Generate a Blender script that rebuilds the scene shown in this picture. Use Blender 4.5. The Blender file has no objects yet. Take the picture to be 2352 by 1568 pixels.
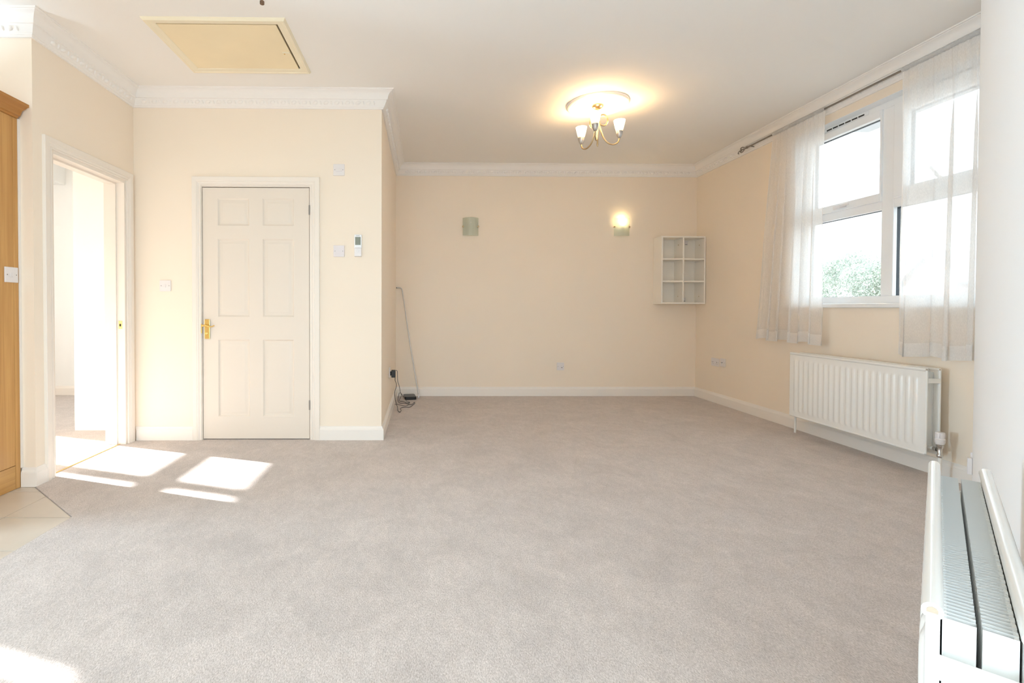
import bpy, math, random
from mathutils import Vector, Matrix
random.seed(7)
C = bpy.context.scene
COL = C.collection
PI = math.pi
R = math.radians

# ------------------------------------------------------------------ camera
YAW, PITCH, ROLL, CAMZ = 0.0132885, 0.0152477, 0.0023178, 1.05282
cd = bpy.data.cameras.new('camera'); cam = bpy.data.objects.new('camera', cd); COL.objects.link(cam)
f0 = Vector((math.sin(YAW)*math.cos(PITCH), math.cos(YAW)*math.cos(PITCH), -math.sin(PITCH)))
r0 = Vector((math.cos(YAW), -math.sin(YAW), 0)); u0 = r0.cross(f0)
rr = r0*math.cos(ROLL) + u0*math.sin(ROLL); uu = -r0*math.sin(ROLL) + u0*math.cos(ROLL)
m = Matrix((rr, uu, -f0)).transposed().to_4x4(); m.translation = (0, 0, CAMZ)
cam.matrix_world = m
cd.sensor_width = 36; cd.sensor_fit = 'HORIZONTAL'; cd.lens = 1130*36/2352
cd.shift_x = (1176-989.996)/2352; cd.shift_y = -(784-723.121)/2352; cd.clip_start = 0.02
C.camera = cam
# ------------------------------------------------------------------ sky, sun, hall daylight, added fill lamps, exposure
SUN_DIR = Vector((1, -0.335, -0.588)).normalized()
w = bpy.data.worlds.new('sky'); C.world = w; w.use_nodes = True
nt = w.node_tree; bg = nt.nodes['Background']
bg.inputs[0].default_value = (.80, .925, 1, 1); bg.inputs[1].default_value = 1.9      # bright white summer haze
sd = bpy.data.lights.new('sun', 'SUN'); sd.energy = 12; sd.angle = R(0.9); sd.color = (.98, .98, 1)
so = bpy.data.objects.new('sun', sd); COL.objects.link(so); so.location = (-8, 4, 6)
so.rotation_euler = SUN_DIR.to_track_quat('-Z', 'Y').to_euler()
def area(name, loc, direction, sx, sy, power, color):
    d = bpy.data.lights.new(name, 'AREA'); d.shape = 'RECTANGLE'; d.size = sx; d.size_y = sy
    d.energy = power; d.color = color
    o = bpy.data.objects.new(name, d); COL.objects.link(o); o.location = loc
    o.rotation_euler = Vector(direction).to_track_quat('-Z', 'Z').to_euler()
    return o
area('fill_rear', (-.2, -1.27, 1.2), (.1, 1, -.8), 2.2, 1.7, 34, (.68, .87, 1))  # unseen fill lamp behind the camera, added to brighten the near floor
area('fill_kitchen', (-4.97, 1.7, .72), (1, 0, .05), 1.1, .9, 92, (.56, .80, 1))  # added fill lamp at an unseen opening, brightens the angled wall
area('daylight_hall', (-4.97, 3.9, 1.55), (1, -.3, -.08), 1.4, 1.2, 9, (.84, .94, 1))
C.view_settings.view_transform = 'Standard'; C.view_settings.look = 'None'
C.view_settings.exposure = 1.1; C.view_settings.gamma = 1.0; C.view_settings.use_curve_mapping = False
C.cycles.max_bounces = 14; C.cycles.diffuse_bounces = 8; C.cycles.transparent_max_bounces = 16
C.cycles.caustics_refractive = False; C.cycles.caustics_reflective = False
C.cycles.sample_clamp_indirect = 6.0

# ------------------------------------------------------------------ materials
def srgb(r, g, b):
    f = lambda c: (c/255/12.92) if c/255 <= .04045 else ((c/255+.055)/1.055)**2.4
    return (f(r), f(g), f(b))
def mat(name, col, rough=.5, metal=0., spec=.5, bump=None, coat=0., var=None):
    mt = bpy.data.materials.new(name); mt.use_nodes = True; n = mt.node_tree
    b = n.nodes['Principled BSDF']
    b.inputs['Base Color'].default_value = (*col, 1); b.inputs['Roughness'].default_value = rough
    b.inputs['Metallic'].default_value = metal; b.inputs['Specular IOR Level'].default_value = spec
    b.inputs['Coat Weight'].default_value = coat
    tc = n.nodes.new('ShaderNodeTexCoord')
    if var:
        sc, amt = var
        nz = n.nodes.new('ShaderNodeTexNoise'); nz.inputs['Scale'].default_value = sc; nz.inputs['Detail'].default_value = 4
        n.links.new(tc.outputs['Object'], nz.inputs['Vector'])
        mr = n.nodes.new('ShaderNodeMapRange'); mr.inputs[1].default_value = .3; mr.inputs[2].default_value = .7
        mr.inputs[3].default_value = 1-amt; mr.inputs[4].default_value = 1+amt
        n.links.new(nz.outputs['Fac'], mr.inputs[0])
        mx = n.nodes.new('ShaderNodeVectorMath'); mx.operation = 'SCALE'; mx.inputs[0].default_value = col
        n.links.new(mr.outputs[0], mx.inputs['Scale']); n.links.new(mx.outputs[0], b.inputs['Base Color'])
    if bump:
        sc, st = bump
        nz = n.nodes.new('ShaderNodeTexNoise'); nz.inputs['Scale'].default_value = sc; nz.inputs['Detail'].default_value = 3
        n.links.new(tc.outputs['Object'], nz.inputs['Vector'])
        bp = n.nodes.new('ShaderNodeBump'); bp.inputs['Strength'].default_value = st; bp.inputs['Distance'].default_value = .002
        n.links.new(nz.outputs['Fac'], bp.inputs['Height']); n.links.new(bp.outputs[0], b.inputs['Normal'])
    return mt
M = {}
M['wall'] = mat('wall_paint_cream', (.88, .775, .65), .85, spec=.2, bump=(260, .12), var=(.8, .012))
M['wall_white'] = mat('wall_paint_white', (.92, .92, .92), .8, spec=.2, bump=(260, .12))
M['hall'] = mat('hall_paint', (.86, .86, .845), .85, spec=.2, bump=(260, .1))
M['ceiling'] = mat('ceiling_paint', (.88, .85, .81), .9, spec=.1, bump=(200, .1))
M['plaster'] = mat('plaster_white', (.87, .835, .80), .7, spec=.3)
M['gloss'] = mat('gloss_cream_paint', (.83, .765, .69), .35, spec=.4)
M['skirt'] = mat('gloss_white_paint', (.85, .80, .745), .4, spec=.4)
M['door'] = mat('door_paint', (.77, .69, .60), .38, spec=.4)
M['upvc'] = mat('white_upvc', (.86, .87, .88), .25, spec=.5)
M['plastic'] = mat('white_plastic', (.78, .74, .73), .3, spec=.5)
M['greyplastic'] = mat('pale_lilac_plastic', (.74, .69, .70), .35)
M['screw'] = mat('dull_screw_metal', (.30, .28, .26), .4, metal=.8)
M['slot'] = mat('dark_slot', (.03, .03, .03), .8)
M['gasket'] = mat('dark_gasket', (.04, .05, .06), .6)
M['enamel'] = mat('radiator_enamel', (.85, .835, .80), .25, spec=.5, coat=.3)
M['plug'] = mat('cream_plug', (.50, .40, .30), .6)
M['fin'] = mat('convector_steel', (.81, .81, .79), .45, spec=.4)
M['chrome'] = mat('chrome', (.62, .61, .60), .15, metal=1.)
M['brass'] = mat('polished_brass', (.83, .58, .20), .22, metal=1.)
M['antique'] = mat('antique_brass', (.55, .42, .25), .32, metal=1.)
M['steel'] = mat('brushed_steel', (.52, .50, .48), .35, metal=.9)
M['rod'] = mat('pewter_rod', (.30, .27, .24), .35, metal=.9)
M['black'] = mat('black_plastic', (.015, .014, .014), .35)
M['cable'] = mat('grey_black_cable', (.045, .04, .045), .5)
M['hatch'] = mat('aged_cream_paint', (.90, .76, .51), .4, spec=.4, var=(3, .03))
M['hatchframe'] = mat('aged_cream_frame', (.88, .79, .60), .45, spec=.4)
M['tile'] = mat('cream_ceramic_tile', (.60, .53, .45), .3, spec=.5, var=(5, .05))
M['grout'] = mat('grey_grout', (.26, .21, .17), .9)
M['shelf'] = mat('white_laminate', (.88, .835, .765), .4)
M['lcd'] = mat('grey_lcd', (.22, .24, .19), .25)
M['mark'] = mat('grey_print', (.12, .12, .13), .6)
M['brown'] = mat('brown_plastic', (.16, .09, .05), .5)
M['rooftile'] = mat('slate_roof', (.24, .24, .27), .8, var=(2, .1))
M['brickwall'] = mat('pinkish_render', (.40, .29, .26), .85)
M['barge'] = mat('white_bargeboard', (.7, .7, .7), .6)
M['grass'] = mat('pale_paving', (.24, .235, .22), .95, var=(2, .2))
M['bark'] = mat('bark', (.13, .09, .06), .9)
M['soffit'] = mat('soffit_board', (.62, .66, .72), .5)

def wood(name, c1, c2, axis):
    mt = bpy.data.materials.new(name); mt.use_nodes = True; n = mt.node_tree
    b = n.nodes['Principled BSDF']; b.inputs['Roughness'].default_value = .38
    tc = n.nodes.new('ShaderNodeTexCoord'); mp = n.nodes.new('ShaderNodeMapping')
    s = [26., 26., 26.]; s[axis] = .9; mp.inputs['Scale'].default_value = s
    n.links.new(tc.outputs['Object'], mp.inputs[0])
    nz = n.nodes.new('ShaderNodeTexNoise'); nz.inputs['Scale'].default_value = 1.6; nz.inputs['Detail'].default_value = 8; nz.inputs['Distortion'].default_value = .6
    n.links.new(mp.outputs[0], nz.inputs['Vector'])
    cr = n.nodes.new('ShaderNodeValToRGB'); cr.color_ramp.elements[0].position = .32; cr.color_ramp.elements[1].position = .68
    cr.color_ramp.elements[0].color = (*c1, 1); cr.color_ramp.elements[1].color = (*c2, 1)
    n.links.new(nz.outputs['Fac'], cr.inputs[0]); n.links.new(cr.outputs[0], b.inputs['Base Color'])
    bp = n.nodes.new('ShaderNodeBump'); bp.inputs['Strength'].default_value = .12; bp.inputs['Distance'].default_value = .001
    n.links.new(nz.outputs['Fac'], bp.inputs['Height']); n.links.new(bp.outputs[0], b.inputs['Normal'])
    return mt
M['oak'] = wood('oak_upright_grain', (.50, .255, .075), (.62, .345, .115), 2)
M['oak_h'] = wood('oak_level_grain', (.52, .275, .085), (.64, .365, .125), 1)
M['oak_dark'] = wood('oak_moulding', (.40, .17, .035), (.50, .235, .06), 1)

def carpet_mat():
    mt = bpy.data.materials.new('carpet_greige'); mt.use_nodes = True; n = mt.node_tree; L = n.links
    b = n.nodes['Principled BSDF']; b.inputs['Roughness'].default_value = 1; b.inputs['Specular IOR Level'].default_value = .05
    b.inputs['Sheen Weight'].default_value = .25; b.inputs['Sheen Roughness'].default_value = .5
    tc = n.nodes.new('ShaderNodeTexCoord')
    def noise(scale, detail, vec=None, rough=.5, dist=0):
        q = n.nodes.new('ShaderNodeTexNoise'); q.inputs['Scale'].default_value = scale; q.inputs['Detail'].default_value = detail
        q.inputs['Roughness'].default_value = rough; q.inputs['Distortion'].default_value = dist
        L.new(vec or tc.outputs['Object'], q.inputs['Vector']); return q
    mp = n.nodes.new('ShaderNodeMapping'); mp.inputs['Rotation'].default_value = (0, 0, R(38)); mp.inputs['Scale'].default_value = (1, .45, 1)
    L.new(tc.outputs['Object'], mp.inputs[0])
    fine = noise(285, 3, mp.outputs[0], .65)
    mid = noise(34, 4, mp.outputs[0], .6)
    big = noise(4.2, 6, None, .62, .8)
    cr = n.nodes.new('ShaderNodeValToRGB'); e = cr.color_ramp.elements
    e[0].position = .34; e[1].position = .66
    e[0].color = (.43, .367, .327, 1); e[1].color = (.69, .612, .572, 1)
    L.new(fine.outputs['Fac'], cr.inputs[0])
    def rng(src, lo, hi, a=.3, z=.7):
        q = n.nodes.new('ShaderNodeMapRange'); q.inputs[1].default_value = a; q.inputs[2].default_value = z
        q.inputs[3].default_value = lo; q.inputs[4].default_value = hi; L.new(src, q.inputs[0]); return q.outputs[0]
    mul = n.nodes.new('ShaderNodeMath'); mul.operation = 'MULTIPLY'
    L.new(rng(mid.outputs['Fac'], .93, 1.06), mul.inputs[0]); L.new(rng(big.outputs['Fac'], .88, 1.06), mul.inputs[1])
    vm = n.nodes.new('ShaderNodeVectorMath'); vm.operation = 'SCALE'
    L.new(cr.outputs[0], vm.inputs[0]); L.new(mul.outputs[0], vm.inputs['Scale']); L.new(vm.outputs[0], b.inputs['Base Color'])
    ad = n.nodes.new('ShaderNodeMath'); ad.operation = 'ADD'
    L.new(fine.outputs['Fac'], ad.inputs[0]); L.new(mid.outputs['Fac'], ad.inputs[1])
    bp = n.nodes.new('ShaderNodeBump'); bp.inputs['Strength'].default_value = .4; bp.inputs['Distance'].default_value = .005
    L.new(ad.outputs[0], bp.inputs['Height']); L.new(bp.outputs[0], b.inputs['Normal'])
    return mt
M['carpet'] = carpet_mat()

def emit(name, col, s):
    mt = bpy.data.materials.new(name); mt.use_nodes = True; n = mt.node_tree; n.nodes.clear()
    o = n.nodes.new('ShaderNodeOutputMaterial'); e = n.nodes.new('ShaderNodeEmission')
    e.inputs[0].default_value = (*col, 1); e.inputs[1].default_value = s; n.links.new(e.outputs[0], o.inputs[0]); return mt
M['bulb'] = emit('lit_bulb', (1, .80, .5), 5)
def lit_shade():
    mt = mat('lit_opal_glass', (.95, .9, .8), .35); b = mt.node_tree.nodes['Principled BSDF']; n = mt.node_tree
    tc = n.nodes.new('ShaderNodeTexCoord'); sp = n.nodes.new('ShaderNodeSeparateXYZ'); n.links.new(tc.outputs['Object'], sp.inputs[0])
    mr = n.nodes.new('ShaderNodeMapRange'); mr.inputs[1].default_value = .010; mr.inputs[2].default_value = .075; mr.interpolation_type = 'SMOOTHSTEP'
    mr.inputs[3].default_value = .45; mr.inputs[4].default_value = 20; n.links.new(sp.outputs[2], mr.inputs[0])
    b.inputs['Emission Color'].default_value = (1, .66, .34, 1); n.links.new(mr.outputs[0], b.inputs['Emission Strength'])
    return mt
M['shade'] = lit_shade()

def sheer(name, col, transp):
    mt = bpy.data.materials.new(name); mt.use_nodes = True; n = mt.node_tree; n.nodes.clear(); L = n.links
    o = n.nodes.new('ShaderNodeOutputMaterial')
    d = n.nodes.new('ShaderNodeBsdfDiffuse'); d.inputs[0].default_value = (*col, 1)
    t = n.nodes.new('ShaderNodeBsdfTranslucent'); t.inputs[0].default_value = (*col, 1)
    p = n.nodes.new('ShaderNodeBsdfTransparent'); p.inputs[0].default_value = (1, 1, 1, 1)
    m1 = n.nodes.new('ShaderNodeMixShader'); m1.inputs[0].default_value = .5; L.new(d.outputs[0], m1.inputs[1]); L.new(t.outputs[0], m1.inputs[2])
    m2 = n.nodes.new('ShaderNodeMixShader'); m2.inputs[0].default_value = transp; L.new(m1.outputs[0], m2.inputs[1]); L.new(p.outputs[0], m2.inputs[2])
    # woven threads: a fine wave modulates how open the cloth is
    tc = n.nodes.new('ShaderNodeTexCoord'); nz = n.nodes.new('ShaderNodeTexNoise'); nz.inputs['Scale'].default_value = 320
    mp = n.nodes.new('ShaderNodeMapping'); mp.inputs['Scale'].default_value = (1, 1, .25); L.new(tc.outputs['Object'], mp.inputs[0]); L.new(mp.outputs[0], nz.inputs['Vector'])
    mr = n.nodes.new('ShaderNodeMapRange'); mr.inputs[1].default_value = .3; mr.inputs[2].default_value = .7; mr.inputs[3].default_value = transp-.05; mr.inputs[4].default_value = transp+.05
    L.new(nz.outputs['Fac'], mr.inputs[0]); L.new(mr.outputs[0], m2.inputs[0])
    L.new(m2.outputs[0], o.inputs[0]); return mt
M['voile'] = sheer('white_voile', (.92, .90, .88), .24)
M['voile_hem'] = sheer('white_voile_hem', (.93, .91, .89), .06)

def frosted(name, col, transp):
    mt = bpy.data.materials.new(name); mt.use_nodes = True; n = mt.node_tree; n.nodes.clear(); L = n.links
    o = n.nodes.new('ShaderNodeOutputMaterial')
    d = n.nodes.new('ShaderNodeBsdfDiffuse'); d.inputs[0].default_value = (*col, 1)
    t = n.nodes.new('ShaderNodeBsdfTranslucent'); t.inputs[0].default_value = (*col, 1)
    g = n.nodes.new('ShaderNodeBsdfGlossy'); g.inputs['Roughness'].default_value = .25
    p = n.nodes.new('ShaderNodeBsdfTransparent'); p.inputs[0].default_value = (*col, 1)
    m1 = n.nodes.new('ShaderNodeMixShader'); m1.inputs[0].default_value = .6; L.new(d.outputs[0], m1.inputs[1]); L.new(t.outputs[0], m1.inputs[2])
    m2 = n.nodes.new('ShaderNodeMixShader'); m2.inputs[0].default_value = transp; L.new(m1.outputs[0], m2.inputs[1]); L.new(p.outputs[0], m2.inputs[2])
    m3 = n.nodes.new('ShaderNodeMixShader'); m3.inputs[0].default_value = .05; L.new(m2.outputs[0], m3.inputs[1]); L.new(g.outputs[0], m3.inputs[2])
    L.new(m3.outputs[0], o.inputs[0]); return mt
M['frost'] = frosted('frosted_green_glass', (.86, .885, .81), .22)
def clear_glass():
    mt = bpy.data.materials.new('window_glass'); mt.use_nodes = True; n = mt.node_tree; n.nodes.clear(); L = n.links
    o = n.nodes.new('ShaderNodeOutputMaterial'); p = n.nodes.new('ShaderNodeBsdfTransparent'); p.inputs[0].default_value = (.99, .995, .995, 1)
    g = n.nodes.new('ShaderNodeBsdfGlossy'); g.inputs['Roughness'].default_value = .02
    fr = n.nodes.new('ShaderNodeFresnel'); fr.inputs[0].default_value = 1.45
    sc = n.nodes.new('ShaderNodeMath'); sc.operation = 'MULTIPLY'; sc.inputs[1].default_value = .22; L.new(fr.outputs[0], sc.inputs[0])
    mx = n.nodes.new('ShaderNodeMixShader'); L.new(sc.outputs[0], mx.inputs[0]); L.new(p.outputs[0], mx.inputs[1]); L.new(g.outputs[0], mx.inputs[2])
    L.new(mx.outputs[0], o.inputs[0]); return mt
M['glass'] = clear_glass()
M['leaf'] = frosted('leaf_green', (.36, .42, .36), 0.)

# ------------------------------------------------------------------ mesh helpers
class MB:
    def __init__(s): s.v = []; s.f = []
    def face(s, *pts):
        i = len(s.v); s.v += [tuple(p) for p in pts]; s.f.append(tuple(range(i, i+len(pts)))); return s
    def box(s, x0, x1, y0, y1, z0, z1):
        i = len(s.v)
        s.v += [(x, y, z) for z in (z0, z1) for y in (y0, y1) for x in (x0, x1)]
        for q in ((0, 2, 3, 1), (4, 5, 7, 6), (0, 1, 5, 4), (2, 6, 7, 3), (0, 4, 6, 2), (1, 3, 7, 5)): s.f.append(tuple(i+k for k in q))
        return s
    def rows(s, rows, close_u=False, cap=False):
        i = len(s.v); n = len(rows[0])
        for r in rows: s.v += [tuple(p) for p in r]
        for a in range(len(rows)-1):
            for b in range(n if close_u else n-1):
                c = (b+1) % n; s.f.append((i+a*n+b, i+a*n+c, i+(a+1)*n+c, i+(a+1)*n+b))
        if cap:
            s.f.append(tuple(i+k for k in reversed(range(n)))); s.f.append(tuple(i+(len(rows)-1)*n+k for k in range(n)))
        return s
    def tube(s, path, r, n=10, cap=True):
        P = [Vector(p) for p in path]; rows = []; up = None
        rad = r if isinstance(r, (list, tuple)) else [r]*len(P)
        for k, p in enumerate(P):
            t = (P[min(k+1, len(P)-1)] - P[max(k-1, 0)]).normalized()
            if up is None: up = Vector((0, 0, 1)) if abs(t.z) < .9 else Vector((1, 0, 0))
            a = (up - t*up.dot(t)).normalized(); b = t.cross(a); up = a
            rows.append([p + (a*math.cos(2*PI*j/n) + b*math.sin(2*PI*j/n))*rad[k] for j in range(n)])
        return s.rows(rows, True, cap)
    def lathe(s, prof, n=24, axis='z', o=(0, 0, 0), cap=True):
        rows = []
        for rad, h in prof:
            row = []
            for j in range(n):
                c, q = rad*math.cos(2*PI*j/n), rad*math.sin(2*PI*j/n)
                p = (c, q, h) if axis == 'z' else ((c, h, q) if axis == 'y' else (h, c, q))
                row.append((p[0]+o[0], p[1]+o[1], p[2]+o[2]))
            rows.append(row)
        return s.rows(rows, True, cap)
    def prism(s, poly, d0, d1, axis='x'):
        f = {'x': lambda p, d: (d, p[0], p[1]), 'y': lambda p, d: (p[0], d, p[1]), 'z': lambda p, d: (p[0], p[1], d)}[axis]
        return s.rows([[f(p, d0) for p in poly], [f(p, d1) for p in poly]], True, True)
    def obj(s, name, m, parent=None, bevel=0, smooth=None, loc=None, rot=None, seg=2, fix=True):
        me = bpy.data.meshes.new(name); me.from_pydata(s.v, [], s.f)
        if fix:
            import bmesh
            bm = bmesh.new(); bm.from_mesh(me); bmesh.ops.recalc_face_normals(bm, faces=bm.faces); bm.to_mesh(me); bm.free()
        me.materials.append(m)
        if smooth:
            me.polygons.foreach_set('use_smooth', [True]*len(me.polygons)); me.set_sharp_from_angle(angle=R(smooth))
        o = bpy.data.objects.new(name, me); COL.objects.link(o)
        if parent: o.parent = parent
        if loc: o.location = loc
        if rot is not None: o.rotation_euler = (0, 0, rot)
        if bevel:
            b = o.modifiers.new('bevel', 'BEVEL'); b.width = bevel; b.segments = seg; b.limit_method = 'ANGLE'
        return o
def smoothpath(P, n=6):
    P = [Vector(p) for p in P]; Q = [P[0]*2-P[1]] + P + [P[-1]*2-P[-2]]; out = []
    for i in range(1, len(Q)-2):
        a, b, c, d = Q[i-1:i+3]
        for k in range(n):
            t = k/n
            out.append(.5*((2*b) + (c-a)*t + (2*a-5*b+4*c-d)*t*t + (3*b-a-3*c+d)*t**3))
    out.append(P[-1]); return out
def empty(name, loc, rot=0., kind=None):
    o = bpy.data.objects.new(name, None); COL.objects.link(o); o.location = loc; o.rotation_euler = (0, 0, rot); o.empty_display_size = .05
    if kind: o['kind'] = kind
    return o
def tag(o, label, cat, group=None):
    o['label'] = label; o['category'] = cat
    if group: o['group'] = group
    return o
def struct(o): o['kind'] = 'structure'; return o
def copy_tree(o, parent=None):
    c = o.copy(); COL.objects.link(c)
    if parent: c.parent = parent
    for ch in list(o.children): copy_tree(ch, c)
    return c

# ------------------------------------------------------------------ room dimensions
XL, XN, XR, Y1, Y2, YK, ZC = -2.279, -.340, 3.242, 3.899, 5.835, 2.904, 2.735
HX, HY = -4.9, 5.90                      # outer left wall, hall end wall
U = Vector((.726, .688)); NW = Vector((.688, -.726)); WD = .148      # angled wall: direction, normal, distance
ANG = math.atan2(-U.y, -U.x)

# floor: grout bed, ceramic tiles, carpet
floor = struct(MB().box(HX-.1, 3.6, -3.1, 6.1, -.12, -.012).obj('floor', M['grout']))
tile_y = [2.904, 2.815, 2.469, 2.131, 1.793, 1.455, 1.117, .779]
tile_x = [-1.765, -2.100, -2.438, -2.776, -3.114, -3.452]
G = .0022
def clip_half(poly, a, b):               # keep the side left of a->b
    out = []
    for i in range(len(poly)):
        p, q = poly[i], poly[(i+1) % len(poly)]
        sp = (b[0]-a[0])*(p[1]-a[1]) - (b[1]-a[1])*(p[0]-a[0]); sq = (b[0]-a[0])*(q[1]-a[1]) - (b[1]-a[1])*(q[0]-a[0])
        if sp >= 0: out.append(p)
        if sp*sq < 0:
            t = sp/(sp-sq); out.append((p[0]+(q[0]-p[0])*t, p[1]+(q[1]-p[1])*t))
    return out
CA, CC = (-2.273, 2.890), (-1.760, 2.469)
for i in range(len(tile_y)-1):
    for j in range(len(tile_x)-1):
        x1, x0, y1, y0 = tile_x[j]-G, tile_x[j+1]+G, tile_y[i]-G, tile_y[i+1]+G
        poly = [(x0, y0), (x1, y0), (x1, y1), (x0, y1)]
        off = .002
        poly = clip_half(poly, (CC[0]-off, CC[1]-off), (CA[0]-off, CA[1]-off))
        if len(poly) < 3: continue
        MB().prism(poly, -.014, -.001 + random.uniform(-.0004, .0004), 'z').obj('tile', M['tile'], floor, bevel=.0012)
# carpet (edges follow the tiled kitchen area), one sheet through the doorway into the hall
cp = [(XL-.03, YK+.02), CA, CC, (-1.765, -3.0), (3.55, -3.0), (3.55, 5.95), (HX, 5.95), (HX, YK+.05), (XL-.03, YK+.05)]
mb = MB(); mb.face(*[(x, y, .003) for x, y in cp])
edge = [(XL-.03, YK+.02), CA, CC, (-1.765, -3.0)]
for a, b in zip(edge, edge[1:]): mb.face((*a, .003), (*b, .003), (*b, -.014), (*a, -.014))
carpet = mb.obj('carpet', M['carpet'], floor, fix=False)
if carpet.data.polygons[0].normal.z < 0: carpet.data.flip_normals()

# ceiling with an opening for the loft hatch
HAT = (-1.598, -.872, 2.952, 3.506)
mb = MB()
for x0, x1, y0, y1 in ((HX-.2, HAT[0], -3.1, 6.1), (HAT[1], 3.6, -3.1, 6.1), (HAT[0], HAT[1], -3.1, HAT[2]), (HAT[0], HAT[1], HAT[3], 6.1)):
    mb.box(x0, x1, y0, y1, ZC, ZC+.2)
struct(mb.obj('ceiling', M['ceiling']))

# walls
def wall(name, boxes, m='wall', rot=None, loc=None):
    mb = MB()
    for b in boxes: mb.box(*b)
    return struct(mb.obj(name, M[m], rot=rot, loc=loc))
ZT = ZC+.1
LT = .15                                    # left wall thickness
D2 = (3.040, 3.797, 2.012)                  # open doorway in the left wall: y0, y1, head
wall('wall_left', [(XL-LT, XL, YK+.1, D2[0]-.002, -.05, ZT), (XL-LT, XL, D2[1]+.002, Y1+.29, -.05, ZT), (XL-LT, XL, D2[0]-.002, D2[1]+.002, D2[2]+.002, ZT)])
wall('wall_kitchen', [(HX, XL, YK, YK+.1, -.05, ZT)])
D1 = (-1.755, -.893, 2.006)                 # closed door in the far left wall
wall('wall_front', [(XL-.01, D1[0]-.001, Y1, Y1+.12, -.05, ZT), (D1[1]+.001, XN, Y1, Y1+.12, -.05, ZT), (D1[0]-.001, D1[1]+.001, Y1, Y1+.12, D1[2]+.001, ZT)])
wall('wall_alcove', [(XN-.12, XN, Y1+.12, Y2+.02, -.05, ZT)])
wall('wall_back', [(XN-.2, XR+.3, Y2, Y2+.15, -.05, ZT)])
WY0, WY1, WZ0, WZ1 = 2.70, 4.29, 1.088, 2.541
wall('wall_right', [(XR, XR+.155, WY1, Y2+.1, -.05, ZT), (XR, XR+.155, 1.2, WY0, -.05, ZT), (XR, XR+.155, WY0, WY1, -.05, WZ0), (XR, XR+.155, WY0, WY1, WZ1, ZT)])
# angled wall beside the camera: a free end stops just short of the window wall
far = NW*WD + U*4.035
wa = MB().box(0, 3.335, 0, .10, -.05, ZT).obj('wall_angled', M['wall_white'], loc=(far.x, far.y, 0), rot=ANG, bevel=.004); struct(wa)
# hall
wall('wall_hall_nib', [(-2.964, XL-LT+.02, 4.198, HY+.1, -.05, ZT)], 'hall')
wall('wall_hall_end', [(HX, -2.9, HY, HY+.15, -.05, ZT)], 'hall')
HW = (3.10, 4.78, .95, 2.43)
KW = (1.1, 2.3, .25, 1.95)  # unseen kitchen opening, added so sun bounce reaches angled wall and ceiling
KS = (2.65, 2.77, 1.2, 2.406)  # unseen narrow slit, shaped to throw the sun patch on the near carpet
def punch(x0, x1, y0, y1, holes):
    out = []; ys = y0
    for a, b, z0, z1 in sorted(holes):
        out += [(x0, x1, ys, a, -.05, ZT), (x0, x1, a, b, -.05, z0), (x0, x1, a, b, z1, ZT)]; ys = b
    out.append((x0, x1, ys, y1, -.05, ZT)); return out
wall('wall_outer', punch(HX-.2, HX, -3.1, HY+.15, [HW, KW, KS]), 'hall')
wall('wall_rear', [(HX, -1.5, -1.5, -1.3, -.05, ZT), (1.1, 3.6, -1.5, -1.3, -.05, ZT), (-1.5, 1.1, -1.5, -1.3, 2.15, ZT)])
wall('wall_side', [(XR+.001, XR+.28, -3.0, 1.2, -.05, ZT)])
struct(MB().box(-4.89, -4.25, 5.45, HY-.001, 2.49, ZC-.001).obj('trim_12', M['hall'], bevel=.004))

# ------------------------------------------------------------------ cornice and skirting runs
PATH = [(-4.88, YK), (XL, YK), (XL, Y1), (XN, Y1), (XN, Y2), (XR, Y2), (XR, 1.3)]
def seg_normals(P):
    out = []
    for a, b in zip(P, P[1:]):
        d = (Vector(b)-Vector(a)).normalized(); out.append((d, Vector((d.y, -d.x))))
    return out
SN = seg_normals(PATH)
def miter(k):                                # unit offset at path vertex k
    if k == 0: return SN[0][1]
    if k == len(PATH)-1: return SN[-1][1]
    a, b = SN[k-1][1], SN[k][1]; return (a+b)/(1+a.dot(b))
CORN = [(0, 2.606), (.012, 2.606), (.014, 2.614), (.020, 2.618), (.021, 2.624), (.026, 2.628), (.040, 2.660), (.041, 2.666), (.050, 2.668), (.052, 2.676),
        (.055, 2.690), (.062, 2.704), (.074, 2.716), (.088, 2.722), (.090, 2.726), (.098, 2.727), (.101, 2.731), (.101, 2.7352), (0, 2.7352)]
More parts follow.
